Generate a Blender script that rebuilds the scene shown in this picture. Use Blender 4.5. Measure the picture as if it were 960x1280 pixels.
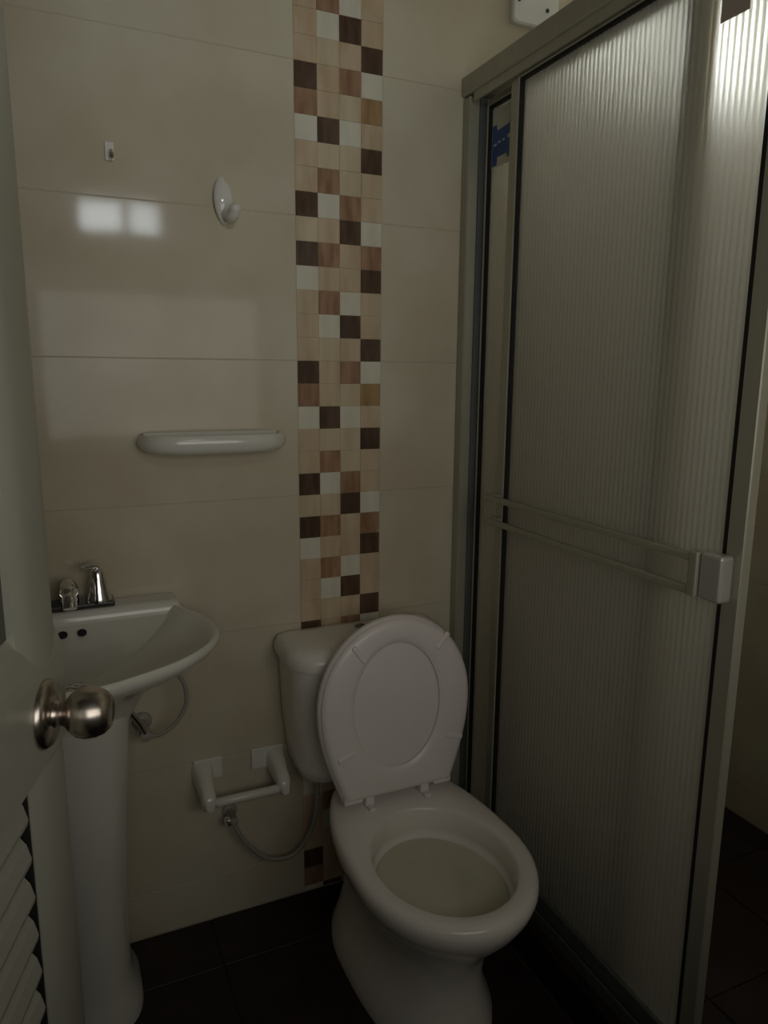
import bpy, bmesh, math, random
from mathutils import Vector, Matrix

# ------------------------------------------------------------------ camera, world, light, exposure
for o in list(bpy.data.objects):
    bpy.data.objects.remove(o, do_unlink=True)
scene = bpy.context.scene
COL = scene.collection

CAM_H = 1.42
F_PX, YAW, PITCH, ROLL = 908.6, math.radians(24.383), math.radians(10.841), math.radians(0.498)
cam_data = bpy.data.cameras.new('camera')
cam_data.sensor_fit = 'VERTICAL'
cam_data.sensor_height = 36.0
cam_data.lens = F_PX / 1280.0 * 36.0
cam_data.clip_start = 0.02
cam = bpy.data.objects.new('camera', cam_data)
COL.objects.link(cam)
fw = Vector((math.sin(YAW) * math.cos(PITCH), math.cos(YAW) * math.cos(PITCH), -math.sin(PITCH)))
rt = Vector((math.cos(YAW), -math.sin(YAW), 0))
up = rt.cross(fw)
r2 = rt * math.cos(ROLL) + up * math.sin(ROLL)
u2 = -rt * math.sin(ROLL) + up * math.cos(ROLL)
mw = Matrix((r2, u2, -fw)).transposed().to_4x4()
mw.translation = (0, 0, CAM_H)
cam.matrix_world = mw
scene.camera = cam

vs = scene.view_settings
vs.view_transform = 'Standard'
vs.look = 'None'
vs.exposure = -0.08
vs.gamma = 1.0
vs.use_curve_mapping = False

world = bpy.data.worlds.new('world')
scene.world = world
world.use_nodes = True
wbg = world.node_tree.nodes['Background']
wbg.inputs[0].default_value = (0.82, 0.90, 1.0, 1)      # overcast sky outside
wbg.inputs[1].default_value = 0.6

def area_light(name, loc, size_x, size_y, direction, power, colour, spread=180):
    l = bpy.data.lights.new(name, 'AREA')
    l.shape = 'RECTANGLE'
    l.size, l.size_y = size_x, size_y
    l.energy = power
    l.color = colour
    l.spread = math.radians(spread)
    o = bpy.data.objects.new(name, l)
    COL.objects.link(o)
    o.visible_camera = o.visible_transmission = o.visible_glossy = o.visible_diffuse = True
    o.location = loc
    o.rotation_euler = Vector(direction).to_track_quat('-Z', 'Y').to_euler()
    return o

# daylight at the clear and shower panes, plus an added frosted fill
ADDED_FILL_W, CLEAR_W, SHOWER_W = 2.5, 0.48, 12.0
DAY = (1.0, 0.965, 0.90)
COOL = (0.90, 0.97, 1.0)
area_light('added_doorway_fill', (0.375, -0.285, 1.44), 1.19, 0.66, (0, 1, 0), ADDED_FILL_W, DAY, 122)  # added fill, stands in for light from the doorway behind the camera
area_light('daylight_clear', (0.262, -0.285, 2.11), 0.18, 0.13, (0, 1, 0), CLEAR_W * 0.6, COOL, 60)
area_light('daylight_clear.001', (0.450, -0.285, 2.11), 0.125, 0.13, (0, 1, 0), CLEAR_W * 0.4, COOL, 60)
area_light('daylight_shower', (1.62, 1.775, 2.36), 0.50, 0.26, (0, -1, 0), SHOWER_W, COOL)

# ------------------------------------------------------------------ helpers
D = 1.717            # back wall
XL, XR = -0.325, 1.967
YF = -0.12           # front wall (behind the camera)
CEIL = 2.62
rnd = random.Random(7)

def finish(name, bm, mat, parent=None, smooth=False, kind=None):
    bmesh.ops.recalc_face_normals(bm, faces=bm.faces)
    if smooth:
        bm.normal_update()
        for f in bm.faces:
            f.smooth = True
        for e in bm.edges:
            e.smooth = len(e.link_faces) != 2 or e.calc_face_angle(0.0) < math.radians(55)
    me = bpy.data.meshes.new(name)
    bm.to_mesh(me)
    bm.free()
    if mat:
        me.materials.append(mat)
    o = bpy.data.objects.new(name, me)
    COL.objects.link(o)
    if parent:
        o.parent = parent
        o.matrix_parent_inverse = Matrix.Identity(4)
        o.location = -parent.matrix_world.translation if False else (0, 0, 0)
    if kind:
        o['kind'] = kind
    return o

def thing(name, label, cat, loc=(0, 0, 0), group=None, kind=None):
    o = bpy.data.objects.new(name, None)
    o.empty_display_size = 0.05
    COL.objects.link(o)
    o.location = loc
    if label:
        o['label'] = label
    if cat:
        o['category'] = cat
    if group:
        o['group'] = group
    if kind:
        o['kind'] = kind
    return o

def part(name, bm, mat, root, smooth=False, label=None, kind=None):
    """bm in world coordinates; root an empty or mesh placed unrotated; sub-parts give their part as root"""
    o = finish(name, bm, mat, None, smooth, kind)
    top = root
    M = Matrix.Identity(4)
    chain = []
    while top is not None:
        chain.append(top)
        top = top.parent
    for c in reversed(chain):
        M = M @ c.matrix_parent_inverse @ Matrix.LocRotScale(c.location, c.rotation_euler, c.scale)
    o.parent = root
    o.matrix_parent_inverse = M.inverted()
    if label:
        o['label'] = label
    return o

def box(bm, x0, x1, y0, y1, z0, z1, bev=0.0, seg=1, M=None):
    r = bmesh.ops.create_cube(bm, size=1.0)
    vs_ = r['verts']
    for v in vs_:
        v.co = Vector(((x0 + x1) / 2 + v.co.x * (x1 - x0), (y0 + y1) / 2 + v.co.y * (y1 - y0), (z0 + z1) / 2 + v.co.z * (z1 - z0)))
    allv = vs_
    if bev > 0:
        es = list({e for v in vs_ for e in v.link_edges})
        rr = bmesh.ops.bevel(bm, geom=es, offset=bev, segments=seg, affect='EDGES', profile=0.5)
        allv = list({v for f in rr['faces'] for v in f.verts} | {v for v in vs_ if v.is_valid})
    if M is not None:
        for v in allv:
            v.co = M @ v.co
    return allv

def newbox(*a, **k):
    bm = bmesh.new()
    box(bm, *a, **k)
    return bm

def loft(bm, rings, cap0=True, cap1=True):
    vr = [[bm.verts.new(p) for p in r] for r in rings]
    n = len(vr[0])
    for a, b in zip(vr[:-1], vr[1:]):
        for i in range(n):
            j = (i + 1) % n
            bm.faces.new((a[i], a[j], b[j], b[i]))
    if cap0:
        bm.faces.new(list(reversed(vr[0])))
    if cap1:
        bm.faces.new(vr[-1])
    return vr

def catmull(pts, sub=6):
    P = [Vector(p) for p in pts]
    P = [P[0] * 2 - P[1]] + P + [P[-1] * 2 - P[-2]]
    out = []
    for i in range(1, len(P) - 2):
        p0, p1, p2, p3 = P[i - 1:i + 3]
        for k in range(sub):
            t = k / sub
            out.append(0.5 * ((2 * p1) + (p2 - p0) * t + (2 * p0 - 5 * p1 + 4 * p2 - p3) * t * t + (3 * p1 - p0 - 3 * p2 + p3) * t ** 3))
    out.append(P[-2])
    return out

def tube(bm, pts, rad, seg=10, caps=True):
    pts = [Vector(p) for p in pts]
    rads = rad if isinstance(rad, (list, tuple)) else [rad] * len(pts)
    rings = []
    ref = None
    for i, p in enumerate(pts):
        a = pts[max(0, i - 1)]
        b = pts[min(len(pts) - 1, i + 1)]
        t = (b - a).normalized()
        if ref is None:
            ref = Vector((0, 0, 1)) if abs(t.z) < 0.9 else Vector((1, 0, 0))
        n = (ref - t * ref.dot(t)).normalized()
        ref = n
        bnm = t.cross(n)
        rings.append([p + (n * math.cos(2 * math.pi * k / seg) + bnm * math.sin(2 * math.pi * k / seg)) * rads[i] for k in range(seg)])
    loft(bm, rings, caps, caps)

def lathe(bm, prof, M, seg=24):
    """prof: (radius, height) along local z"""
    rings = []
    for r, h in prof:
        rings.append([M @ Vector((r * math.cos(2 * math.pi * k / seg), r * math.sin(2 * math.pi * k / seg), h)) for k in range(seg)])
    loft(bm, rings)

def frame_to(z_dir, origin):
    z = Vector(z_dir).normalized()
    q = z.to_track_quat('Z', 'Y')
    return Matrix.Translation(origin) @ q.to_matrix().to_4x4()

def spow(v, p):
    return math.copysign(abs(v) ** p, v)

def sring(cx, yf, ym, yb, hw, z, nf=2.0, nb=2.0, N=48):
    """egg ring: front (small y) half exponent nf, rear half nb"""
    out = []
    for k in range(N):
        a = 2 * math.pi * k / N
        c, s = math.cos(a), math.sin(a)
        n = nb if s > 0 else nf
        x = cx + hw * spow(c, 2 / n)
        y = ym + (spow(s, 2 / n) * ((yb - ym) if s > 0 else (ym - yf)))
        out.append(Vector((x, y, z)))
    return out

def rrect(x0, x1, y0, y1, rb, rf, z, k=5):
    """rounded rectangle ring; rf: corner radius at the front (small y), rb: at the back"""
    out = []
    for cx, cy, r, a0 in ((x1, y1, rb, 0), (x0, y1, rb, 90), (x0, y0, rf, 180), (x1, y0, rf, 270)):
        ox = cx - r if cx == x1 else cx + r
        oy = cy - r if cy == y1 else cy + r
        for i in range(k + 1):
            a = math.radians(a0 + 90 * i / k)
            out.append(Vector((ox + r * math.cos(a), oy + r * math.sin(a), z)))
    return out

# ------------------------------------------------------------------ materials
def mat_base(name, col, rough=0.4, metal=0.0, spec=0.5, coat=0.0):
    m = bpy.data.materials.new(name)
    m.use_nodes = True
    b = m.node_tree.nodes['Principled BSDF']
    b.inputs['Base Color'].default_value = (*col, 1)
    b.inputs['Roughness'].default_value = rough
    b.inputs['Metallic'].default_value = metal
    b.inputs['Specular IOR Level'].default_value = spec
    b.inputs['Coat Weight'].default_value = coat
    return m

def mottle(m, c1, c2, scale=4.0, detail=4.0, stretch=(1, 1, 1), rough_var=None, bump=0.0, bump_scale=30.0, lo=0.35, hi=0.65):
    nt = m.node_tree
    b = nt.nodes['Principled BSDF']
    g = nt.nodes.new('ShaderNodeNewGeometry')
    mp = nt.nodes.new('ShaderNodeMapping')
    mp.inputs['Scale'].default_value = stretch
    nz = nt.nodes.new('ShaderNodeTexNoise')
    nz.inputs['Scale'].default_value = scale
    nz.inputs['Detail'].default_value = detail
    rp = nt.nodes.new('ShaderNodeValToRGB')
    rp.color_ramp.elements[0].position = lo
    rp.color_ramp.elements[1].position = hi
    rp.color_ramp.elements[0].color = (*c1, 1)
    rp.color_ramp.elements[1].color = (*c2, 1)
    L = nt.links.new
    L(g.outputs['Position'], mp.inputs['Vector'])
    L(mp.outputs[0], nz.inputs['Vector'])
    L(nz.outputs['Fac'], rp.inputs[0])
    L(rp.outputs[0], b.inputs['Base Color'])
    if bump:
        n2 = nt.nodes.new('ShaderNodeTexNoise')
        n2.inputs['Scale'].default_value = bump_scale
        n2.inputs['Detail'].default_value = 2
        bp = nt.nodes.new('ShaderNodeBump')
        bp.inputs['Strength'].default_value = bump
        bp.inputs['Distance'].default_value = 0.002
        L(mp.outputs[0], n2.inputs['Vector'])
        L(n2.outputs['Fac'], bp.inputs['Height'])
        L(bp.outputs[0], b.inputs['Normal'])
    return m

M_TILE = mottle(mat_base('beige_tile', (.6, .5, .4), 0.08, spec=0.17), (0.55, 0.478, 0.352), (0.648, 0.60, 0.462), 3.2, 6, bump=0.10, bump_scale=9)
M_GROUT = mottle(mat_base('grout', (.4, .36, .3), 0.9), (0.50, 0.42, 0.32), (0.56, 0.50, 0.40), 30)
M_PLASTER = mottle(mat_base('plaster', (.7, .68, .62), 0.85), (0.27, 0.25, 0.215), (0.31, 0.29, 0.25), 6, bump=0.1, bump_scale=80)
M_FLOOR = mottle(mat_base('dark_floor_tile', (.02, .014, .012), 0.42, spec=0.3), (0.020, 0.0125, 0.011), (0.036, 0.023, 0.020), 7, 6)
M_FGROUT = mottle(mat_base('floor_grout', (.05, .035, .03), 0.9), (0.030, 0.021, 0.019), (0.045, 0.031, 0.028), 40)
ST = (6, 6, 1.3)
MOS = {
    'D': mottle(mat_base('mosaic_dark', (.1, .06, .04), 0.12), (0.070, 0.040, 0.026), (0.125, 0.076, 0.048), 9, 4, ST, bump=.1, bump_scale=12),
    'B': mottle(mat_base('mosaic_brown', (.34, .19, .11), 0.12), (0.26, 0.145, 0.083), (0.42, 0.255, 0.155), 9, 4, ST, bump=.1, bump_scale=12),
    'T': mottle(mat_base('mosaic_tan', (.6, .43, .27), 0.12), (0.52, 0.385, 0.25), (0.63, 0.50, 0.34), 6, 4, ST, bump=.1, bump_scale=12),
    'O': mottle(mat_base('mosaic_sand', (.6, .43, .27), 0.12), (0.55, 0.44, 0.29), (0.64, 0.54, 0.37), 6, 4, ST, bump=.1, bump_scale=12),
    'L': mottle(mat_base('mosaic_pale', (.69, .65, .48), 0.12), (0.66, 0.63, 0.50), (0.73, 0.70, 0.57), 6, 4, ST, bump=.1, bump_scale=12),
    'Y': mottle(mat_base('mosaic_ochre', (.32, .19, .07), 0.12), (0.28, 0.165, 0.065), (0.42, 0.27, 0.125), 7, 4, ST, bump=.1, bump_scale=12),
}
M_CERAMIC = mottle(mat_base('white_ceramic', (.72, .70, .62), 0.12, spec=0.55), (0.70, 0.68, 0.60), (0.73, 0.71, 0.63), 4)
M_BOWL = mottle(mat_base('toilet_ceramic', (.76, .72, .66), 0.14, spec=0.5), (0.82, 0.77, 0.70), (0.85, 0.80, 0.73), 4)
M_PLASTIC = mottle(mat_base('seat_plastic', (.78, .72, .69), 0.3), (0.84, 0.77, 0.73), (0.87, 0.80, 0.76), 5)
M_HOSE = mat_base('hose_plastic', (.34, .32, .27), 0.45)
M_CHROME = mat_base('chrome', (.75, .75, .74), 0.12, 1.0)
M_BLACK = mat_base('black_rubber_or_shade', (.012, .011, .010), 0.6)  # rubber seals; also the strip that paints gap shade on the door
M_ALU = mottle(mat_base('champagne_aluminium', (.4, .39, .31), 0.42, 0.35), (0.40, 0.39, 0.305), (0.43, 0.42, 0.33), 3, stretch=(20, 20, 1))
M_ALU2 = mottle(mat_base('grey_aluminium', (.3, .32, .31), 0.4, 0.5), (0.17, 0.185, 0.18), (0.20, 0.215, 0.21), 3, stretch=(20, 20, 1))
M_BRIGHT = mottle(mat_base('handle_aluminium', (.62, .60, .58), 0.35, 0.5), (0.50, 0.48, 0.46), (0.55, 0.53, 0.50), 8)
M_DOOR = mottle(mat_base('door_paint', (.36, .355, .29), 0.38, 0.15), (0.355, 0.35, 0.285), (0.385, 0.38, 0.31), 5)
M_NICKEL = mottle(mat_base('satin_nickel', (.48, .42, .37), 0.26, 1.0), (0.46, 0.40, 0.35), (0.52, 0.46, 0.40), 60)
M_DARKPANEL = mat_base('dark_pane', (.05, .05, .048), 0.25)
M_BLUE = mottle(mat_base('blue_print', (.02, .07, .26), 0.4), (0.020, 0.065, 0.25), (0.03, 0.085, 0.30), 20)
M_PALEPRINT = mat_base('pale_print', (.50, .54, .60), 0.5)
M_PAPER = mat_base('clear_film', (.62, .60, .50), 0.3)
M_BROWNLAB = mat_base('brown_label', (.50, .43, .35), 0.7)
M_WATER = mat_base('bowl_water', (.60, .585, .44), 0.03, spec=0.5)
M_BOXWHITE = mottle(mat_base('white_plate', (.78, .79, .73), 0.4), (0.76, 0.77, 0.71), (0.80, 0.81, 0.75), 9)
M_WOODDARK = mottle(mat_base('hall_paint', (.3, .27, .22), 0.8), (0.28, 0.25, 0.20), (0.33, 0.29, 0.24), 4)

def make_frosted():
    m = bpy.data.materials.new('ribbed_acrylic')
    m.use_nodes = True
    nt = m.node_tree
    b = nt.nodes['Principled BSDF']
    b.inputs['Base Color'].default_value = (0.86, 0.845, 0.78, 1)
    b.inputs['Roughness'].default_value = 0.36
    b.inputs['IOR'].default_value = 1.30
    b.inputs['Transmission Weight'].default_value = 0.72
    tr = nt.nodes.new('ShaderNodeBsdfTranslucent')
    tr.inputs['Color'].default_value = (0.74, 0.72, 0.655, 1)
    mx = nt.nodes.new('ShaderNodeMixShader')
    mx.inputs[0].default_value = 0.28
    nt.links.new(b.outputs[0], mx.inputs[1])
    nt.links.new(tr.outputs[0], mx.inputs[2])
    nt.links.new(mx.outputs[0], nt.nodes['Material Output'].inputs['Surface'])
    return m
M_GLASS = make_frosted()

def make_pane(name, col, transp):
    m = bpy.data.materials.new(name)
    m.use_nodes = True
    nt = m.node_tree
    b = nt.nodes['Principled BSDF']
    b.inputs['Base Color'].default_value = (*col, 1)
    b.inputs['Roughness'].default_value = 0.2
    t = nt.nodes.new('ShaderNodeBsdfTransparent')
    t.inputs[0].default_value = (0.9, 0.95, 0.93, 1)
    mx = nt.nodes.new('ShaderNodeMixShader')
    mx.inputs[0].default_value = transp
    nt.links.new(b.outputs[0], mx.inputs[1])
    nt.links.new(t.outputs[0], mx.inputs[2])
    nt.links.new(mx.outputs[0], nt.nodes['Material Output'].inputs['Surface'])
    return m
M_PANE = make_pane('window_glass', (.5, .55, .55), 0.85)
M_PANEF = make_pane('added_frosted_glass', (.6, .6, .56), 0.35)

# ------------------------------------------------------------------ setting: shells
def structure(name, bm, mat, label=None):
    o = finish(name, bm, mat)
    o['kind'] = 'structure'
    if label:
        o['label'] = label
    return o

floor = structure('floor', newbox(XL - .15, XR + .15, YF - .2, D + .15, -0.12, -0.004), M_FGROUT, 'dark brown tiled bathroom floor')
bm = newbox(XL - .15, 1.37, D + 0.0012, D + 0.15, -0.12, CEIL)
box(bm, 1.87, XR + .15, D + .0012, D + .15, -.12, CEIL)
box(bm, 1.37, 1.87, D + .0012, D + .15, -.12, 2.23)
box(bm, 1.37, 1.87, D + .0012, D + .15, 2.49, CEIL)
wall_back = structure('wall_back', bm, M_GROUT, 'beige tiled wall with a mosaic strip behind the toilet')
wall_right = structure('wall_right', newbox(XR + .0012, XR + .15, YF - .2, D + .004, -0.12, CEIL), M_GROUT, 'beige tiled wall inside the shower')
DO0, DO1, DOZ = 0.07, 0.935, 2.06          # doorway in the left wall
bm = newbox(XL - .15, XL - .0012, YF - .2, DO0, -0.12, CEIL)
box(bm, XL - .15, XL - .0012, DO1, D + .004, -0.12, CEIL)
box(bm, XL - .15, XL - .0012, DO0, DO1, DOZ, CEIL)
wall_left = structure('wall_left', bm, M_PLASTER, 'plastered wall beside the sink with the doorway')
# front wall, with the opening for the high panes and the added fill pane x -.26..0.78, z 1.76..2.185
WX0, WX1, WZ0, WZ1 = -0.24, 0.99, 1.095, 2.185
bm = newbox(XL - .15, WX0, YF - .2, YF, -.12, CEIL)
box(bm, WX1, 1.03, YF - .2, YF, -.12, CEIL)
box(bm, WX0, WX1, YF - .2, YF, -.12, WZ0)
box(bm, WX0, WX1, YF - .2, YF, WZ1, CEIL)
wall_front = structure('wall_front', bm, M_PLASTER, 'plain plastered wall with the high window and an added fill pane')
structure('wall_shower_end', newbox(1.03, XR + .004, YF - .2, 0.30, -.12, CEIL), M_GROUT, 'wall closing the near end of the shower')
structure('ceiling', newbox(XL - .15, XR + .15, YF - .2, D + .15, CEIL, CEIL + .1), M_PLASTER, 'plain plastered ceiling')
# hallway beyond the doorway
bm = newbox(-1.45, -1.35, -.6, 1.6, -.12, 2.4)
box(bm, -1.35, XL - .15, -.6, 1.6, -.12, -.004)
box(bm, -1.35, XL - .15, -.6, 1.6, 2.3, 2.4)
box(bm, -1.35, XL - .15, -.6, -.5, -.004, 2.3)
box(bm, -1.35, XL - .15, 1.5, 1.6, -.004, 2.3)
structure('wall_hallway', bm, M_WOODDARK, 'dim hallway beyond the doorway')

# ------------------------------------------------------------------ wall tiles
ROW = 0.0551
ZREF = 0.786
TH = ROW * 6
MX0, MX1 = 0.546, 0.765
_tile_cache = {}
def tile_mesh(w, h, t, mat, name, bev=0.0012):
    key = (round(w, 4), round(h, 4), round(t, 4), mat.name)
    if key not in _tile_cache:
        b = newbox(-w / 2, w / 2, -t, 0, -h / 2, h / 2, bev=min(bev, w * .2, h * .2))
        me = bpy.data.meshes.new(name)
        bmesh.ops.recalc_face_normals(b, faces=b.faces)
        b.to_mesh(me)
        b.free()
        me.materials.append(mat)
        _tile_cache[key] = me
    return _tile_cache[key]

def put_tile(name, parent, w, h, t, mat, loc, rz=0.0, jitter=0.0, bev=0.0012):
    o = bpy.data.objects.new(name, tile_mesh(w, h, t, mat, name, bev))
    COL.objects.link(o)
    o.location = loc
    o.rotation_euler = (rnd.uniform(-jitter, jitter), 0, rz + rnd.uniform(-jitter, jitter))
    o.parent = parent
    return o

def z_rows():
    zs = [0.0]
    z = ZREF - 2 * TH
    while z < CEIL:
        if z > 0.01:
            zs.append(z)
        z += TH
    zs.append(CEIL)
    return list(zip(zs[:-1], zs[1:]))

G = 0.0013
def tile_run(parent, u0, u1, edges, place, skip=None):
    cuts = [u0] + [e for e in edges if u0 < e < u1] + [u1]
    for a, b in zip(cuts[:-1], cuts[1:]):
        for z0, z1 in z_rows():
            if skip and skip(a, b, z0, z1):
                continue
            place(parent, (a + b) / 2, (z0 + z1) / 2, b - a - G, z1 - z0 - G)

def place_back(p, u, z, w, h):
    put_tile('wall_tile', p, w, h, 0.009, M_TILE, (u, D + .009, z), 0, .0004)
tile_run(wall_back, XL, MX0, [MX0 - .6], place_back)
tile_run(wall_back, MX1, XR, [MX1 + .6], place_back, lambda a, b, z0, z1: b > 1.37 and z1 > 2.2)
# tiles around the shower window
for a, b, z0, z1 in ((1.366, XR, 2.1085, 2.23), (1.87, XR, 2.23, 2.49), (1.366, XR, 2.49, CEIL)):
    place_back(wall_back, (a + b) / 2, (z0 + z1) / 2, b - a - G, z1 - z0 - G)
def place_right(p, u, z, w, h):
    put_tile('wall_tile', p, w, h, 0.009, M_TILE, (XR + .009, u, z), -math.pi / 2, .0004)
tile_run(wall_right, 0.30, D, [D - .6, D - 1.2], place_right)
# mosaic strip: four columns, pattern of twelve rows
PAT = ['DTBL', 'BTOY', 'LDLT', 'TOOD', 'TBOT', 'DLBT', 'OTDL', 'DBTB', 'LTTD', 'TBLT', 'TLDT', 'TOTD']
CW = (MX1 - MX0) / 4
k = 0
zt = ZREF + 24 * ROW           # top edge of pattern row 0
for r in range(-10, 39):
    z1 = zt - r * ROW
    z0 = z1 - ROW
    z0c, z1c = max(z0, 0.0), min(z1, CEIL)
    if z1c - z0c < 0.008:
        continue
    for c in range(4):
        ch = PAT[r % 12][c]
        put_tile('mosaic_tile', wall_back, CW - .0005, z1c - z0c - .0005, 0.009 + rnd.uniform(0, .0005), MOS[ch],
                 (MX0 + (c + .5) * CW, D + .009, (z0c + z1c) / 2), 0, .003, .0006)

# ------------------------------------------------------------------ floor tiles
FT = 0.335
xs = [1.627 + FT * i for i in range(-7, 3)]
ys = [1.335 + FT * i for i in range(-6, 3)]
def ftile(x0, x1, y0, y1):
    if x1 - x0 < .01 or y1 - y0 < .01:
        return
    key = ('f', round(x1 - x0, 3), round(y1 - y0, 3))
    if key not in _tile_cache:
        w, h = x1 - x0 - .003, y1 - y0 - .003
        b = newbox(-w / 2, w / 2, -h / 2, h / 2, -.010, 0, bev=.0015)
        me = bpy.data.meshes.new('floor_tile')
        b.to_mesh(me)
        b.free()
        me.materials.append(M_FLOOR)
        _tile_cache[key] = me
    o = bpy.data.objects.new('floor_tile', _tile_cache[key])
    COL.objects.link(o)
    o.location = ((x0 + x1) / 2, (y0 + y1) / 2, rnd.uniform(-.0003, .0003))
    o.parent = floor
KX0, KX1 = 0.965, 1.075
for (rx0, rx1, ry0) in ((XL, KX0, YF), (KX1, XR, 0.30)):
    xx = sorted({rx0, rx1, *[x for x in xs if rx0 < x < rx1]})
    ysr = ys if rx0 > .9 else [y - .122 for y in ys]
    yy = sorted({ry0, D, *[y for y in ysr if ry0 < y < D]})
    for a, b in zip(xx[:-1], xx[1:]):
        for c, d in zip(yy[:-1], yy[1:]):
            ftile(a, b, c, d)

# kerb of the shower, faced with dark tiles
kerb = structure('trim_1', newbox(KX0 + .008, KX1 - .008, YF, D - .001, -.01, .092), M_FGROUT, 'dark tiled kerb under the shower screen')
yy = sorted({0.30, D - .002, *[y for y in ys if .30 < y < D]})
for a, b in zip(yy[:-1], yy[1:]):
    bm = newbox(KX0, KX0 + .009, a + .0015, b - .0015, 0, .0995, bev=.0012)
    part('kerb_tile', bm, M_FLOOR, kerb)
    bm = newbox(KX0 + .0095, KX1, a + .0015, b - .0015, .0915, .1, bev=.0012)
    part('kerb_tile', bm, M_FLOOR, kerb)

# ------------------------------------------------------------------ windows
win1 = thing('window_and_added_fill', 'high clear panes behind the camera with an added frosted fill pane below', None, ((WX0 + WX1) / 2, -.30, WZ0), kind='structure')
bm = bmesh.new()
t = .022
box(bm, WX0, WX1, -.325, -.29, WZ0, WZ0 + t)
box(bm, WX0, WX1, -.325, -.29, WZ1 - .006, WZ1)
box(bm, WX0, WX0 + t, -.325, -.29, WZ0 + t, WZ1 - .006)
box(bm, WX1 - t, WX1, -.325, -.29, WZ0 + t, WZ1 - .006)
part('window_frame', bm, M_ALU, win1)
part('added_blank_panel', newbox(WX0 + t, WX1 - t, -.32, -.265, 1.775, 2.045), M_ALU, win1)  # added blank panel, closes the opening above the fill pane
for x in (0.16, 0.37, 0.525):
    part('mullion', newbox(x - .01, x + .01, -.32, -.265, 2.045, WZ1 - .006), M_ALU, win1)
part('pane', newbox(WX0 + t, WX1 - t, -.31, -.304, WZ0 + t, 1.775), M_PANEF, win1)  # added frosted pane behind the fill light
for a, b, m in ((WX0 + t, .15, M_PANEF), (.17, .36, M_PANE), (.38, .515, M_PANE), (.535, WX1 - t, M_PANEF)):
    part('pane', newbox(a, b, -.31, -.304, 2.045, WZ1 - .006), m, win1)
win2 = thing('window_2', 'small high window in the shower', None, (1.62, D + .08, 2.23), kind='structure')
bm = bmesh.new()
box(bm, 1.37, 1.87, D + .05, D + .085, 2.23, 2.25)
box(bm, 1.37, 1.87, D + .05, D + .085, 2.47, 2.49)
box(bm, 1.37, 1.39, D + .05, D + .085, 2.25, 2.47)
box(bm, 1.85, 1.87, D + .05, D + .085, 2.25, 2.47)
part('window_frame', bm, M_ALU, win2)
part('pane', newbox(1.39, 1.85, D + .066, D + .072, 2.25, 2.47), M_PANE, win2)

# ------------------------------------------------------------------ shower screen
FX = 0.985
frame = thing('shower_frame', 'champagne aluminium frame of the shower screen fixed between wall and kerb', 'shower frame', (1.02, 1.0, 0.10))
bm = newbox(FX, FX + .03, D - .034, D - .001, .101, 2.09, bev=.003)
part('jamb', bm, M_ALU, frame)
bm = newbox(FX + .03, FX + .075, D - .036, D - .001, .101, 2.09, bev=.002)
part('jamb_channel', bm, M_ALU2, frame)
bm = newbox(FX - .006, FX + .075, 0.302, D - .001, 2.092, 2.138, bev=.004)
part('top_rail', bm, M_ALU, frame)
part('rail_lip', newbox(FX + .001, FX + .006, 0.302, D - .05, 2.070, 2.0925), M_ALU, frame)
bm = newbox(FX + .003, FX + .075, 0.302, D - .04, .1005, .112)
box(bm, FX + .003, FX + .008, 0.302, D - .04, .112, .132)
box(bm, FX + .036, FX + .040, 0.302, D - .04, .112, .132)
part('bottom_track', bm, M_ALU2, frame)
part('jamb', newbox(FX, FX + .07, 0.302, 0.345, .113, 2.09, bev=.003), M_ALU, frame)

def ribbed(y0, y1, z0, z1, xc, th=.003, pitch=.0126, amp=.0007):
    bm = bmesh.new()
    n = int(round((y1 - y0) / pitch)) * 6
    zs = [z0, z1]
    cols = []
    for i in range(n + 1):
        y = y0 + (y1 - y0) * i / n
        x = xc + amp * math.cos(2 * math.pi * i / 6)
        cols.append([[bm.verts.new((x - th / 2 * s, y, z)) for z in zs] for s in (1, -1)])
    for a, b in zip(cols[:-1], cols[1:]):
        bm.faces.new((a[0][0], b[0][0], b[0][1], a[0][1]))
        bm.faces.new((a[1][0], a[1][1], b[1][1], b[1][0]))
        bm.faces.new((a[0][0], a[1][0], b[1][0], b[0][0]))
        bm.faces.new((a[0][1], b[0][1], b[1][1], a[1][1]))
    for c in (cols[0], cols[-1]):
        bm.faces.new((c[0][0], c[0][1], c[1][1], c[1][0]))
    for e in bm.edges:
        e.smooth = True
    return bm

def shower_door(name, label, x0, x1, ya, yb, sfar, snear):
    root = thing(name, label, 'shower door', ((x0 + x1) / 2, (ya + yb) / 2, .114), group='sliding shower doors')
    part('stile', newbox(x0, x1, yb - sfar, yb, .116, 2.085, bev=.002), M_ALU, root)
    part('stile', newbox(x0, x1, ya, ya + snear, .116, 2.085, bev=.002), M_ALU, root)
    part('rail', newbox(x0 + .001, x1 - .001, ya + snear, yb - sfar, .116, .172, bev=.002), M_ALU2, root)
    part('rail', newbox(x0 + .001, x1 - .001, ya + snear, yb - sfar, 2.068, 2.084, bev=.002), M_ALU, root)
    g0, g1 = ya + snear, yb - sfar
    part('gasket_or_shade_strip', newbox(x0 + .003, x1 - .003, g1 - .010, g1 - .0002, .173, 2.067), M_BLACK, root)
    part('gasket_or_shade_strip', newbox(x0 + .003, x1 - .003, g0 + .0002, g0 + .009, .173, 2.067), M_BLACK, root)
    part('gasket_or_shade_strip', newbox(x0 + .003, x1 - .003, g0 + .0095, g1 - .0105, 2.060, 2.067), M_BLACK, root)
    gl = part('ribbed_pane', ribbed(g0 + .009, g1 - .010, .173, 2.060, (x0 + x1) / 2), M_GLASS, root, smooth=True)
    return root

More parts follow.
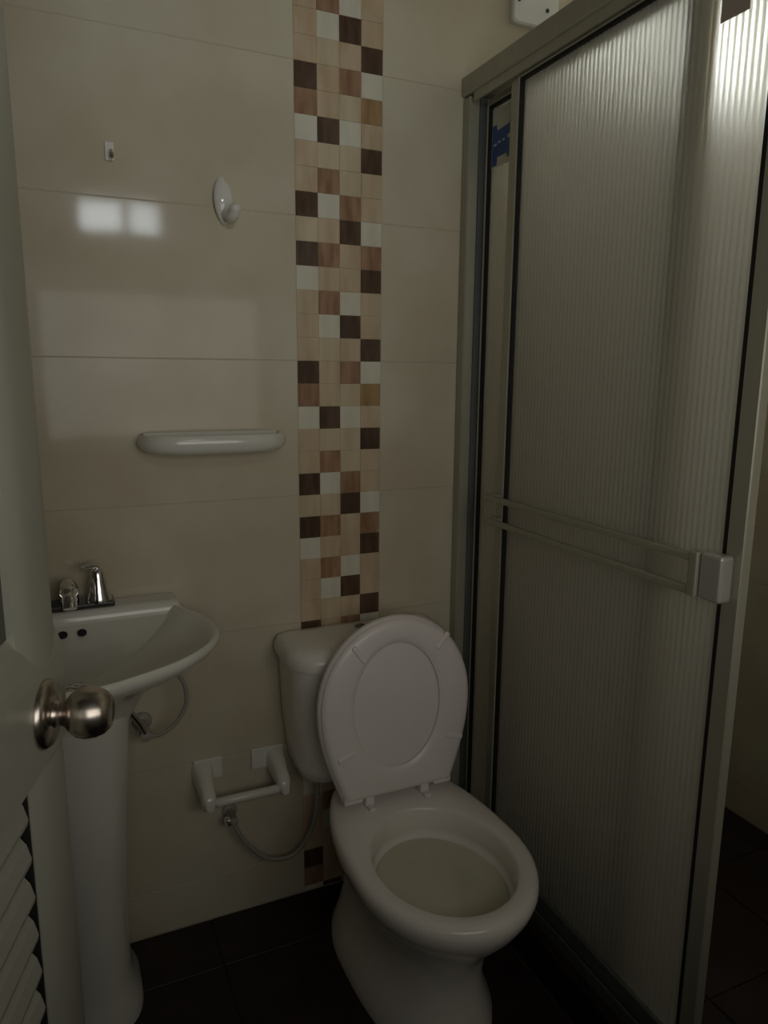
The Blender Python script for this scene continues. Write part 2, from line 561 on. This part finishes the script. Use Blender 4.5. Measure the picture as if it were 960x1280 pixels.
door_a = shower_door('shower_door', 'ribbed translucent sliding shower door with towel bars and handle', 0.997, 1.018, 0.797, 1.522, .030, .034)
door_b = shower_door('shower_door', 'ribbed sliding shower door behind, with the blue sticker', 1.030, 1.051, 0.995, 1.678, .006, .038)

# two towel bars and the handle block on the front door
for z in (1.119, 1.061):
    bm = newbox(0.962, 0.976, 0.860, 1.517, z - .007, z + .007, bev=.003, seg=2)
    b_ = part('towel_bar', bm, M_ALU, door_a, label='slim aluminium towel bar')
    part('bar_bracket', newbox(0.9765, 0.9965, 1.487, 1.517, z - .009, z + .009, bev=.003), M_ALU, b_)
bm = newbox(0.960, 0.9795, 0.855, 0.873, 1.053, 1.131, bev=.003, seg=2)
part('bar_end_plate', bm, M_ALU, door_a)
bm = newbox(0.966, 0.9965, 0.810, 0.8545, 1.052, 1.132, bev=.006, seg=3)
part('handle', bm, M_BRIGHT, door_a, smooth=False, label='pale aluminium handle block')

# blue sticker with pale marks, on the rear door next to the jamb
sx = 1.0355
st = part('sticker', newbox(sx - .0012, sx, 1.551, 1.655, 1.918, 2.052), M_PAPER, door_b, label='clear film sticker with blue print')
bm = bmesh.new()
pl = [(y + .046, 1.922 + (z - 1.922) * 1.16) for y, z in [(1.606, 1.922), (1.585, 1.922), (1.583, 1.938), (1.541, 1.938), (1.539, 1.930), (1.520, 1.930), (1.512, 2.012), (1.530, 2.012), (1.533, 1.994), (1.585, 1.990), (1.590, 2.002), (1.606, 2.002)]]
lo = [bm.verts.new((sx - .0014, y, z)) for y, z in pl]
hi = [bm.verts.new((sx - .0022, y, z)) for y, z in pl]
bm.faces.new(lo); bm.faces.new(list(reversed(hi)))
for i in range(len(pl)):
    j = (i + 1) % len(pl)
    bm.faces.new((lo[i], hi[i], hi[j], lo[j]))
part('blue_print', bm, M_BLUE, st)
for y, z, w, h in ((1.592, 1.962, .006, .016), (1.574, 1.965, .005, .014), (1.556, 1.966, .005, .012), (1.533, 1.969, .010, .013)):
    bm = bmesh.new()
    lathe(bm, [(w / 2, -.0005), (w / 2, .0005)], frame_to((-1, 0, 0), (sx - .0024, y + .046, z + .008)) @ Matrix.Diagonal((h / w, 1, 1, 1)), 10)
    part('pale_mark', bm, M_PALEPRINT, st)
# brown label near the top of the front door
part('paper_label', newbox(1.0015, 1.0030, 0.888, 0.942, 1.965, 2.045, bev=.0003), M_BROWNLAB, door_a, label='brown paper label')

# ------------------------------------------------------------------ toilet
TX = 0.697
toilet = thing('toilet', 'white ceramic toilet with raised seat standing by the shower screen', 'toilet', (TX, 1.35, 0))
rings = []
outer = [(0.000, 1.105, 1.43, 1.63, .150, 2.7, 2.6), (0.030, 1.107, 1.43, 1.63, .149, 2.7, 2.6), (0.07, 1.125, 1.42, 1.625, .132, 2.7, 2.6),
         (0.13, 1.132, 1.40, 1.62, .118, 2.7, 2.6), (0.19, 1.118, 1.38, 1.62, .116, 2.7, 2.6), (0.24, 1.088, 1.34, 1.62, .130, 2.1, 2.6),
         (0.285, 1.050, 1.29, 1.62, .156, 2.0, 2.5), (0.325, 1.018, 1.25, 1.62, .180, 2.0, 2.4), (0.355, 1.000, 1.235, 1.62, .192, 2.0, 2.35),
         (0.378, .992, 1.23, 1.62, .197, 2.0, 2.3), (0.392, .994, 1.23, 1.62, .196, 2.0, 2.3), (0.400, 1.001, 1.23, 1.618, .190, 2.0, 2.3), (0.403, 1.010, 1.23, 1.610, .181, 2.0, 2.3)]
for z, yf, ym, yb, hw, nf, nb in outer:
    rings.append(sring(TX, yf, ym, yb, hw, z, nf, nb, 56))
inner = [(0.403, 1.030, 1.215, 1.402, .157), (0.399, 1.036, 1.215, 1.397, .151), (0.388, 1.039, 1.215, 1.395, .148), (0.352, 1.044, 1.215, 1.390, .144),
         (0.343, 1.041, 1.215, 1.394, .147), (0.336, 1.046, 1.215, 1.390, .142), (0.30, 1.075, 1.22, 1.375, .126), (0.262, 1.105, 1.225, 1.36, .104), (0.23, 1.14, 1.235, 1.335, .074), (0.21, 1.18, 1.245, 1.31, .040)]
for z, yf, ym, yb, hw in inner:
    rings.append(sring(TX, yf, ym, yb, hw, z, 2, 2, 56))
bm = bmesh.new()
loft(bm, rings)
part('bowl', bm, M_BOWL, toilet, smooth=True)
bm = bmesh.new()
loft(bm, [sring(TX, 1.056, 1.216, 1.384, .135, .3255, 2, 2, 48), sring(TX, 1.054, 1.216, 1.386, .1365, .3285, 2, 2, 48)])
part('bowl_water', bm, M_WATER, toilet, label='yellowish water in the bowl')
# tank
KX = 0.684
bm = bmesh.new()
loft(bm, [rrect(KX - .158, KX + .158, 1.575, 1.700, .02, .05, .405), rrect(KX - .178, KX + .178, 1.558, 1.706, .02, .06, .418), rrect(KX - .187, KX + .187, 1.552, 1.708, .02, .065, .45),
          rrect(KX - .201, KX + .201, 1.535, 1.708, .02, .07, .58), rrect(KX - .207, KX + .207, 1.522, 1.708, .02, .075, .722)])
part('tank', bm, M_BOWL, toilet, smooth=True)
bm = bmesh.new()
loft(bm, [rrect(KX - .205, KX + .205, 1.523, 1.708, .02, .075, .7225), rrect(KX - .216, KX + .216, 1.510, 1.711, .022, .085, .726), rrect(KX - .219, KX + .219, 1.507, 1.712, .022, .088, .742),
          rrect(KX - .215, KX + .215, 1.511, 1.711, .022, .086, .758), rrect(KX - .209, KX + .209, 1.525, 1.708, .022, .08, .769), rrect(KX - .19, KX + .19, 1.55, 1.70, .02, .06, .774), rrect(KX - .1, KX + .1, 1.59, 1.68, .02, .03, .776)])
part('tank_lid', bm, M_BOWL, toilet, smooth=True)
bm = bmesh.new()
lathe(bm, [(.015, 0), (.015, .003), (.012, .005), (.002, .0055)], Matrix.Translation((TX - .012, 1.655, .7745)), 20)
part('flush_button', bm, M_ALU2, toilet, smooth=True, label='dark chrome flush button')

# seat and lid stand upright, leaning on the tank
LEAN = math.radians(3.5)
HY, HZ = 1.452, 0.430
uv = Vector((0, math.sin(LEAN), math.cos(LEAN)))
un = Vector((0, -math.cos(LEAN), math.sin(LEAN)))
def SP(u, v, n):
    return Vector((TX, HY, HZ)) + Vector((u, 0, 0)) + uv * v + un * n
def seat_outline(sc=0.0, N=60):
    pts = []
    VM, A, B = .222, .193 + sc, .206 + sc
    half = []
    nb = 12
    for i in range(nb):                       # right side from the hinge up
        v = VM * i / nb
        half.append((.138 + sc + (A - .138 - sc) * math.sin(math.pi / 2 * i / nb) ** 1.0, v))
    for i in range(19):
        a = math.pi / 2 * i / 18
        half.append((A * math.cos(a), VM + B * math.sin(a)))
    left = [(-u, v) for u, v in reversed(half[:-1])]
    w = .138 + sc
    bot = [(-w + 2 * w * i / 14, 0.0) for i in range(1, 14)]
    return half + left + bot
OUT = seat_outline()
cx0, cv0 = 0.0, .217
def hole_pts(sc):
    pts = []
    for u, v in OUT:
        a = math.atan2(v - cv0, u)
        pts.append(((.113 + sc) * math.cos(a), cv0 + (.153 + sc) * math.sin(a)))
    return pts
def scaled(pts, k):
    return [(u * k, cv0 + (v - cv0) * k) for u, v in pts]
seat = None
bm = bmesh.new()
H0 = hole_pts(0)
prof = [(H0, 0.0), (hole_pts(-.001), .004), (hole_pts(.004), .0085), (hole_pts(.018), .0125), (scaled(OUT, .93), .0125), (scaled(OUT, .98), .008), (scaled(OUT, .995), .003), (scaled(OUT, .985), 0.0)]
loft(bm, [[SP(u, v, n + .014) for u, v in pts] for pts, n in prof] + [[SP(u, v, .014) for u, v in H0]], False, False)
bmesh.ops.remove_doubles(bm, verts=bm.verts, dist=1e-5)
seat = part('seat_ring', bm, M_PLASTIC, toilet, smooth=True)
for wx, wz in ((.596, .787), (.816, .790), (.560, .548), (.845, .545)):
    u = wx - TX
    v = wz - HZ
    ang = math.atan2(v - cv0, u)
    if v < cv0:
        ang = math.atan2((v - cv0) * .45, u)
    d = Vector((math.cos(ang), 0, 0)) + uv * math.sin(ang)
    c = SP(u * .98, v, .0262)
    Mx = Matrix((d, d.cross(un), un)).transposed().to_4x4()
    Mx.translation = c
    bm = bmesh.new()
    box(bm, -.024, .024, -.0065, .0065, -.004, .005, bev=.003, seg=2, M=Mx)
    part('bumper', bm, M_PLASTIC, seat, smooth=False)
bm = bmesh.new()
lp = seat_outline(.004)
loft(bm, [[SP(u * k, cv0 + (v - cv0) * k, n) for u, v in lp] for k, n in ((.90, -.012), (.97, -.009), (1.0, -.002), (1.0, .006), (.985, .0115))])
part('lid', bm, M_PLASTIC, toilet, smooth=False)
for s in (-1, 1):
    x = TX + s * .073
    bm = newbox(x - .011, x + .011, HY - .012, HY + .012, .4035, .446, bev=.003, seg=2)
    box(bm, x - .009, x + .009, HY - .032, HY - .012, .4035, .411, bev=.002)
    part('hinge_post', bm, M_PLASTIC, toilet)
    bm = bmesh.new()
    x2 = TX + s * .118
    box(bm, x2 - .024, x2 + .024, HY - .020, HY + .006, .424, .444, bev=.005, seg=2)
    part('hinge_cap', bm, M_PLASTIC, toilet)
bm = bmesh.new()
tube(bm, [(TX - .14, HY + .002, .434), (TX + .14, HY + .002, .434)], .0075, 12)
part('hinge_bar', bm, M_PLASTIC, toilet, smooth=True)

# supply line of the toilet
sup = thing('toilet_supply_line', 'pale flexible hose looping from wall valve up to the toilet tank', 'water hose', (.345, D, .30))
bm = bmesh.new()
tube(bm, catmull([(.345, 1.672, .296), (.366, 1.665, .246), (.409, 1.66, .193), (.451, 1.658, .168), (.501, 1.655, .172), (.539, 1.65, .221), (.558, 1.645, .29), (.560, 1.64, .36), (.560, 1.64, .4035)], 6), .0055, 10)
part('hose', bm, M_HOSE, sup, smooth=True)
bm = bmesh.new()
lathe(bm, [(.020, 0), (.020, .004), (.011, .008), (.009, .04), (.011, .042), (.011, .058), (.004, .06)], frame_to((0, -1, 0), (.345, D - .0005, .302)), 16)
part('valve', bm, M_HOSE, sup, smooth=True)
bm = bmesh.new()
lathe(bm, [(.004, 0), (.013, .004), (.013, .012), (.004, .016)], frame_to((-1, -.2, 0), (.338, 1.67, .304)), 12)
part('valve_knob', bm, M_CHROME, sup, smooth=True)

# ------------------------------------------------------------------ sink
SX = 0.004
sink = thing('pedestal_sink', 'white ceramic pedestal sink mounted below the shelf', 'sink', (SX, 1.55, 0))
half = [(0, 1.255), (.06, 1.265), (.143, 1.302), (.20, 1.338), (.245, 1.385), (.275, 1.435), (.287, 1.490), (.281, 1.555), (.264, 1.610), (.244, 1.660), (.232, 1.713)]
hp = [Vector((x, y, 0)) for x, y in half]
hp = catmull(hp, 4)
def sink_ring(k, z, cy=1.50, zf=None, ymax=None):
    r = [(p.x, p.y) for p in hp] + [(-p.x, p.y) for p in reversed(hp[1:])]
    out = []
    for x, y in r:
        yy_ = cy + (y - cy) * k
        if ymax:
            yy_ = min(yy_, ymax)
        out.append(Vector((SX + x * k, yy_, z)))
    return out
def inner_ring(k, z, dz=0.0):
    """basin hollow; its rear edge climbs to the tap ledge"""
    out = []
    for x, y in [(p.x, p.y) for p in hp] + [(-p.x, p.y) for p in reversed(hp[1:])]:
        yn = 1.255 + (y - 1.255) * (1.662 - 1.255) / (1.713 - 1.255)
        t_ = max(0.0, (y - 1.60) / .113)
        out.append(Vector((SX + x * .955 * k, 1.45 + (yn - 1.45) * k, z + dz * t_)))
    return out
bm = bmesh.new()
under = [sink_ring(.30, .64, 1.57), sink_ring(.36, .70, 1.57), sink_ring(.46, .755, 1.565), sink_ring(.64, .80, 1.56), sink_ring(.84, .835, 1.53), sink_ring(.955, .857, 1.50), sink_ring(.990, .868), sink_ring(1.0, .877), sink_ring(.994, .884), sink_ring(.975, .887)]
for r in under:
    for v in r:
        v.y = min(v.y, 1.7145)
ins = [inner_ring(.978, .887, .010), inner_ring(.955, .884, .010), inner_ring(.92, .876, .008), inner_ring(.85, .862, .002), inner_ring(.74, .846), inner_ring(.58, .830), inner_ring(.38, .818), inner_ring(.2, .813), inner_ring(.09, .811)]
loft(bm, under + ins)
basin = part('basin', bm, M_CERAMIC, sink, smooth=True)
# raised tap ledge
bm = bmesh.new()
def led(hw, y0, y1, z, r=.02):
    return rrect(SX - hw, SX + hw, y0, y1, .004, r, z, 5)
loft(bm, [led(.238, 1.640, 1.7145, .868, .015), led(.236, 1.641, 1.7145, .884, .015), led(.230, 1.645, 1.7145, .898, .015), led(.224, 1.650, 1.7145, .905, .015), led(.21, 1.656, 1.711, .907, .012)])
part('tap_ledge', bm, M_CERAMIC, basin, smooth=True)
for x in (-.018, .020):
    bm = bmesh.new()
    yv = 1.5935
    lathe(bm, [(.0095, 0), (.0095, .003), (.007, .0035), (.0065, .0032)], frame_to((0, -.6, 1), (SX + x, 1.6225, .8635)), 16)
    part('overflow_hole', bm, M_BLACK, basin, smooth=False, label='dark overflow hole')
bm = bmesh.new()
lathe(bm, [(.022, 0), (.022, .004), (.016, .006), (.004, .005)], Matrix.Translation((SX, 1.45, .8115)), 20)
part('drain', bm, M_CHROME, basin, smooth=True)
bm = bmesh.new()
ped = [(0.0, .098, .115), (.03, .096, .113), (.055, .084, .104), (.10, .076, .098), (.30, .078, .098), (.50, .090, .105), (.62, .100, .112), (.72, .106, .122)]
loft(bm, [sring(SX - .004, 1.56 - d, 1.56, 1.68, hw, z, 2.4, 4, 40) for z, hw, d in ped])
part('pedestal', bm, M_CERAMIC, sink, smooth=True)

faucet = thing('faucet', 'chrome two-handle tap on the sink ledge', 'faucet', (SX, 1.67, .906))
bm = newbox(SX - .088, SX + .092, 1.646, 1.706, .9072, .920, bev=.004, seg=2)
part('tap_base', bm, mat_base('dark_chrome', (.10, .10, .10), .2, .8), faucet)
for s in (-1, 1):
    x = SX + .060 * s
    bm = bmesh.new()
    lathe(bm, [(.028, 0), (.027, .008), (.021, .030), (.016, .055), (.014, .068), (.010, .074), (.002, .076)], Matrix.Translation((x, 1.671, .9172)), 20)
    h = part('tap_handle', bm, M_CHROME, faucet, smooth=True)
    bm = bmesh.new()
    tube(bm, [(x, 1.671, .992), (x, 1.668, 1.0), (x - .018, 1.655, 1.001), (x - .034, 1.645, 1.001)], [.006, .007, .006, .005], 10)
    part('lever', bm, M_CHROME, h, smooth=True)
bm = bmesh.new()
tube(bm, catmull([(SX, 1.672, .917), (SX, 1.670, .945), (SX, 1.650, .962), (SX, 1.615, .962), (SX, 1.585, .950), (SX, 1.575, .935)], 5), [.020] * 8 + [.018] * 10 + [.014] * 8, 14)
part('spout', bm, M_CHROME, faucet, smooth=True)

ssup = thing('sink_supply_line', 'thin pale hose curving from wall valve up under the sink', 'water hose', (.14, D, .60))
bm = bmesh.new()
tube(bm, catmull([(.146, 1.640, .590), (.173, 1.63, .592), (.206, 1.625, .613), (.231, 1.62, .652), (.235, 1.615, .690), (.222, 1.605, .735), (.185, 1.60, .772)], 6), .0048, 10)
part('hose', bm, M_HOSE, ssup, smooth=True)
bm = bmesh.new()
lathe(bm, [(.024, 0), (.022, .006), (.010, .010), (.010, .06), (.013, .062), (.013, .085), (.004, .088)], frame_to((0, -1, 0), (.143, D - .0005, .592)), 16)
part('valve', bm, M_HOSE, ssup, smooth=True)
bm = bmesh.new()
tube(bm, [(.142, 1.636, .600), (.128, 1.634, .632), (.106, 1.632, .668)], [.007, .009, .008], 12)
part('valve_stem', bm, M_CHROME, ssup, smooth=True)

# ------------------------------------------------------------------ wall accessories
shelf = thing('wall_shelf', 'white glazed ceramic shelf on the wall above the sink', 'shelf', (.335, D, 1.262))
def shelf_ring(k, z, dep=.105):
    cx, hw = .335, .170 * k
    out = []
    N = 44
    for i in range(N):
        a = 2 * math.pi * i / N
        c, s = math.cos(a), math.sin(a)
        x = cx + hw * spow(c, 2 / 3.6)
        y = D - .0005 - (0 if s > 0 else dep * k * abs(s) ** (2 / 3.0))
        out.append(Vector((x, y, z)))
    return out
bm = bmesh.new()
rr_ = [shelf_ring(.80, 1.238), shelf_ring(.90, 1.241), shelf_ring(.975, 1.250), shelf_ring(1.0, 1.262), shelf_ring(.985, 1.274), shelf_ring(.955, 1.280), shelf_ring(.92, 1.279), shelf_ring(.88, 1.271), shelf_ring(.5, 1.268)]
loft(bm, rr_)
part('shelf_body', bm, M_CERAMIC, shelf, smooth=True)
bm = newbox(.180, .490, D - .010, D - .0004, 1.262, 1.2835, bev=.004, seg=2)
part('shelf_back', bm, M_CERAMIC, shelf)

hook = thing('robe_hook', 'white ceramic robe hook on the wall above the shelf', 'hook', (.378, D, 1.785))
bm = bmesh.new()
rings = []
for i in range(13):
    t_ = i / 12
    z = 1.742 + .098 * t_
    w = .022 * math.sin(math.pi * (0.04 + .92 * t_)) ** .6
    dp = .004 + .017 * math.sin(math.pi * (0.04 + .92 * t_)) ** .8
    rings.append([Vector((.374 + .010 * (1 - t_) * .6 + w * math.cos(2 * math.pi * k / 20), D - .0005 - dp * (.5 - .5 * math.sin(2 * math.pi * k / 20)), z)) for k in range(20)])
loft(bm, rings)
part('hook_plate', bm, M_CERAMIC, hook, smooth=True)
bm = bmesh.new()
tube(bm, catmull([(.380, D - .010, 1.768), (.384, D - .028, 1.756), (.388, D - .045, 1.754), (.391, D - .056, 1.764), (.392, D - .060, 1.778)], 5), [.011] * 6 + [.012] * 10 + [.013, .013, .012, .010, .006], 14)
part('hook_arm', bm, M_CERAMIC, hook, smooth=True)

hk2 = thing('small_hook', 'tiny adhesive hook above the window glare on the wall', 'hook', (.144, D, 1.865))
bm = newbox(.135, .153, D - .005, D - .0004, 1.848, 1.885, bev=.002, seg=2)
part('hook_plate', bm, M_CERAMIC, hk2)
bm = bmesh.new()
tube(bm, catmull([(.147, D - .005, 1.868), (.147, D - .016, 1.858), (.147, D - .022, 1.852), (.147, D - .026, 1.860)], 5), .0035, 10)
part('hook_arm', bm, M_NICKEL, hk2, smooth=True)

# paper holder: two ceramic brackets and an empty roller
ph = thing('paper_holder', 'empty white ceramic toilet paper holder on the wall beside the toilet', 'paper holder', (.37, D, .40))
for s, xa, xb in ((-1, .263, .298), (1, .452, .486)):
    bm = bmesh.new()
    rings = []
    for i in range(9):
        t_ = i / 8
        y = D - .0005 - .100 * t_
        zc = .425 - .040 * t_
        hh = .035 * (1 - .45 * t_ ** 2) if i < 8 else .012
        grow = .010 * (1 - t_) ** 2
        x0, x1 = xa - grow, xb + grow
        if i == 8:
            x0, x1 = xa + .008, xb - .008
        cxm, hwm = (x0 + x1) / 2, (x1 - x0) / 2
        rings.append([Vector((cxm + hwm * spow(math.cos(2 * math.pi * k / 20), .7), y, zc + hh * spow(math.sin(2 * math.pi * k / 20), .7))) for k in range(20)])
    loft(bm, rings)
    part('bracket', bm, M_CERAMIC, ph, smooth=True)
    px0, px1 = (.258, .330) if s < 0 else (.405, .490)
    part('wall_plate', newbox(px0, px1, D - .008, D - .0004, .405, .462, bev=.003, seg=2), M_CERAMIC, ph)
bm = bmesh.new()
tube(bm, [(.294, 1.630, .386), (.300, 1.630, .386), (.450, 1.630, .386), (.456, 1.630, .386)], [.007, .0115, .0115, .007], 16)
part('roller', bm, M_CERAMIC, ph, smooth=True)

# white blank plate high on the wall
jb = thing('junction_plate', 'white square cover plate screwed high on the wall above the screen', 'cover plate', (1.175, D, 2.36))
bm = bmesh.new()
def plate_ring(k, y):
    r = rrect(1.112 + k, 1.250 - k, 0, .150 - 2 * k, .014, .014, 0, 5)
    return [Vector((v.x, y, 2.283 + k + v.y)) for v in r]
loft(bm, [plate_ring(0, D - .0004), plate_ring(0, D - .012), plate_ring(.004, D - .016)])
part('plate', bm, M_BOXWHITE, jb)
for x, z in ((1.128, 2.335), (1.214, 2.325), (1.128, 2.417), (1.232, 2.417)):
    bm = bmesh.new()
    lathe(bm, [(.005, 0), (.005, .0015), (.003, .002)], frame_to((0, -1, 0), (x, D - .0162, z)), 12)
    part('screw', bm, mat_base('screw_steel', (.06, .06, .06), .4, .6) if 'screw_steel' not in bpy.data.materials else bpy.data.materials['screw_steel'], jb)

# ------------------------------------------------------------------ bathroom door, ajar
TH_ = math.radians(17)
dd = Vector((math.sin(TH_), math.cos(TH_), 0))       # hinge -> free edge
nn = Vector((math.cos(TH_), -math.sin(TH_), 0))      # face towards the room
PE = Vector((-.009, .878, 0))
DW, DT = .80, .035
MD = Matrix((dd, nn, Vector((0, 0, 1)))).transposed().to_4x4()   # local x: from free edge (negative = towards hinge); y: out of the face; z up
MD.translation = PE
door = thing('door_1', 'olive grey metal bathroom door standing ajar with louvred lower panel', None, tuple(PE - dd * DW), kind='structure')
def dpart(name, bm, mat, smooth=False, root=None, label=None):
    for v in bm.verts:
        v.co = MD @ v.co
    return part(name, bm, mat, root or door, smooth, label)
def bar_profile(bm, a0, a1, z0, z1, vertical=True):
    """hollow-section bar with a rounded face"""
    n = 9
    prof = []
    for i in range(n):
        t_ = i / (n - 1)
        u = a0 + (a1 - a0) * t_
        prof.append((u, .012 * (math.sin(math.pi * min(max(t_, .0), 1.0)) ** .45) - .012))
    prof = [(a0, -DT)] + prof + [(a1, -DT)]
    loft(bm, [[Vector((u, y, z)) for u, y in prof] for z in (z0, z1)])
def hbar(bm, x0, x1, z0, z1):
    n = 9
    prof = [(z0, -DT + .002)]
    for i in range(n):
        t_ = i / (n - 1)
        prof.append((z0 + (z1 - z0) * t_, .010 * (math.sin(math.pi * t_) ** .35) - .0135))
    prof.append((z1, -DT + .002))
    loft(bm, [[Vector((x, y, z)) for z, y in prof] for x in (x0, x1)])
SW = .104
for z0, z1 in ((1.10, 2.02), (.012, 1.001)):
    bm = bmesh.new(); bar_profile(bm, -SW, 0, z0, z1)
    dpart('stile', bm, M_DOOR, True)
bm = bmesh.new(); bar_profile(bm, -DW, -DW + SW, .012, 2.02)
dpart('stile', bm, M_DOOR, True)
for z0, z1 in ((.012, .14), (1.90, 2.02)):
    bm = bmesh.new(); hbar(bm, -DW + SW - .002, -SW + .002, z0, z1)
    dpart('rail', bm, M_DOOR, True)
bm = bmesh.new()
pr = [(1.000, -.033), (1.000, -.004), (1.004, .0), (1.105, .0), (1.118, -.002), (1.135, -.008), (1.150, -.017), (1.156, -.024), (1.156, -.033)]
loft(bm, [[Vector((x, y, z)) for z, y in pr] for x in (-DW + SW, -.0015)])
dpart('lock_rail', bm, M_DOOR)
bm = bmesh.new(); box(bm, -DW + SW - .001, -SW + .001, -.026, -.020, 1.154, 1.901)
dpart('upper_panel', bm, M_DARKPANEL)
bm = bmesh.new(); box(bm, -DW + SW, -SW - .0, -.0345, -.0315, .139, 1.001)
dpart('back_sheet', bm, M_BLACK)
bm = bmesh.new(); box(bm, -SW - .0035, -SW - .0005, -.0312, -.0135, .141, .999)  # black strip painting in the shade of the gap beside the slats
dpart('gasket_or_shade_strip', bm, M_BLACK)
z = .160
while z < .985:
    bm = bmesh.new()
    pr = [(-.013, 0), (-.009, .004), (-.008, .010), (-.012, .026), (-.022, .040), (-.026, .041), (-.025, .036), (-.016, .022)]
    loft(bm, [[Vector((x, y, z + h - .014)) for y, h in pr] for x in (-DW + SW + .004, -SW - .018)])
    dpart('slat', bm, M_DOOR)
    z += .0450
# round door knob with rosette
KS, KZ = -.074, 1.058
bm = bmesh.new()
Mk = frame_to((0, 1, 0), (KS, .0002, KZ))
lathe(bm, [(.037, 0), (.037, .003), (.033, .008), (.022, .010), (.016, .011)], Mk, 32)
knob = dpart('knob_rosette', bm, M_NICKEL, True, label='satin nickel rosette')
bm = bmesh.new()
lathe(bm, [(.0150, .0105), (.0135, .014), (.0130, .019), (.0150, .0225), (.021, .027), (.0262, .034), (.0280, .043), (.0270, .053), (.0232, .062), (.017, .068), (.0155, .0685), (.0140, .0675), (.004, .0670)], Mk, 32)
dpart('knob', bm, M_NICKEL, True, root=knob, label='round satin nickel door knob')
# door frame in the left wall
jm = structure('trim_2', newbox(XL - .149, -.262, DO0 - .035, DO0 + .02, 0.001, DOZ, bev=.003), M_DOOR, 'metal door frame post on the hinge side')
structure('trim_3', newbox(XL - .149, XL + .02, DO1 - .03, DO1 + .008, 0.001, DOZ, bev=.003), M_DOOR, 'metal door frame post on the lock side')
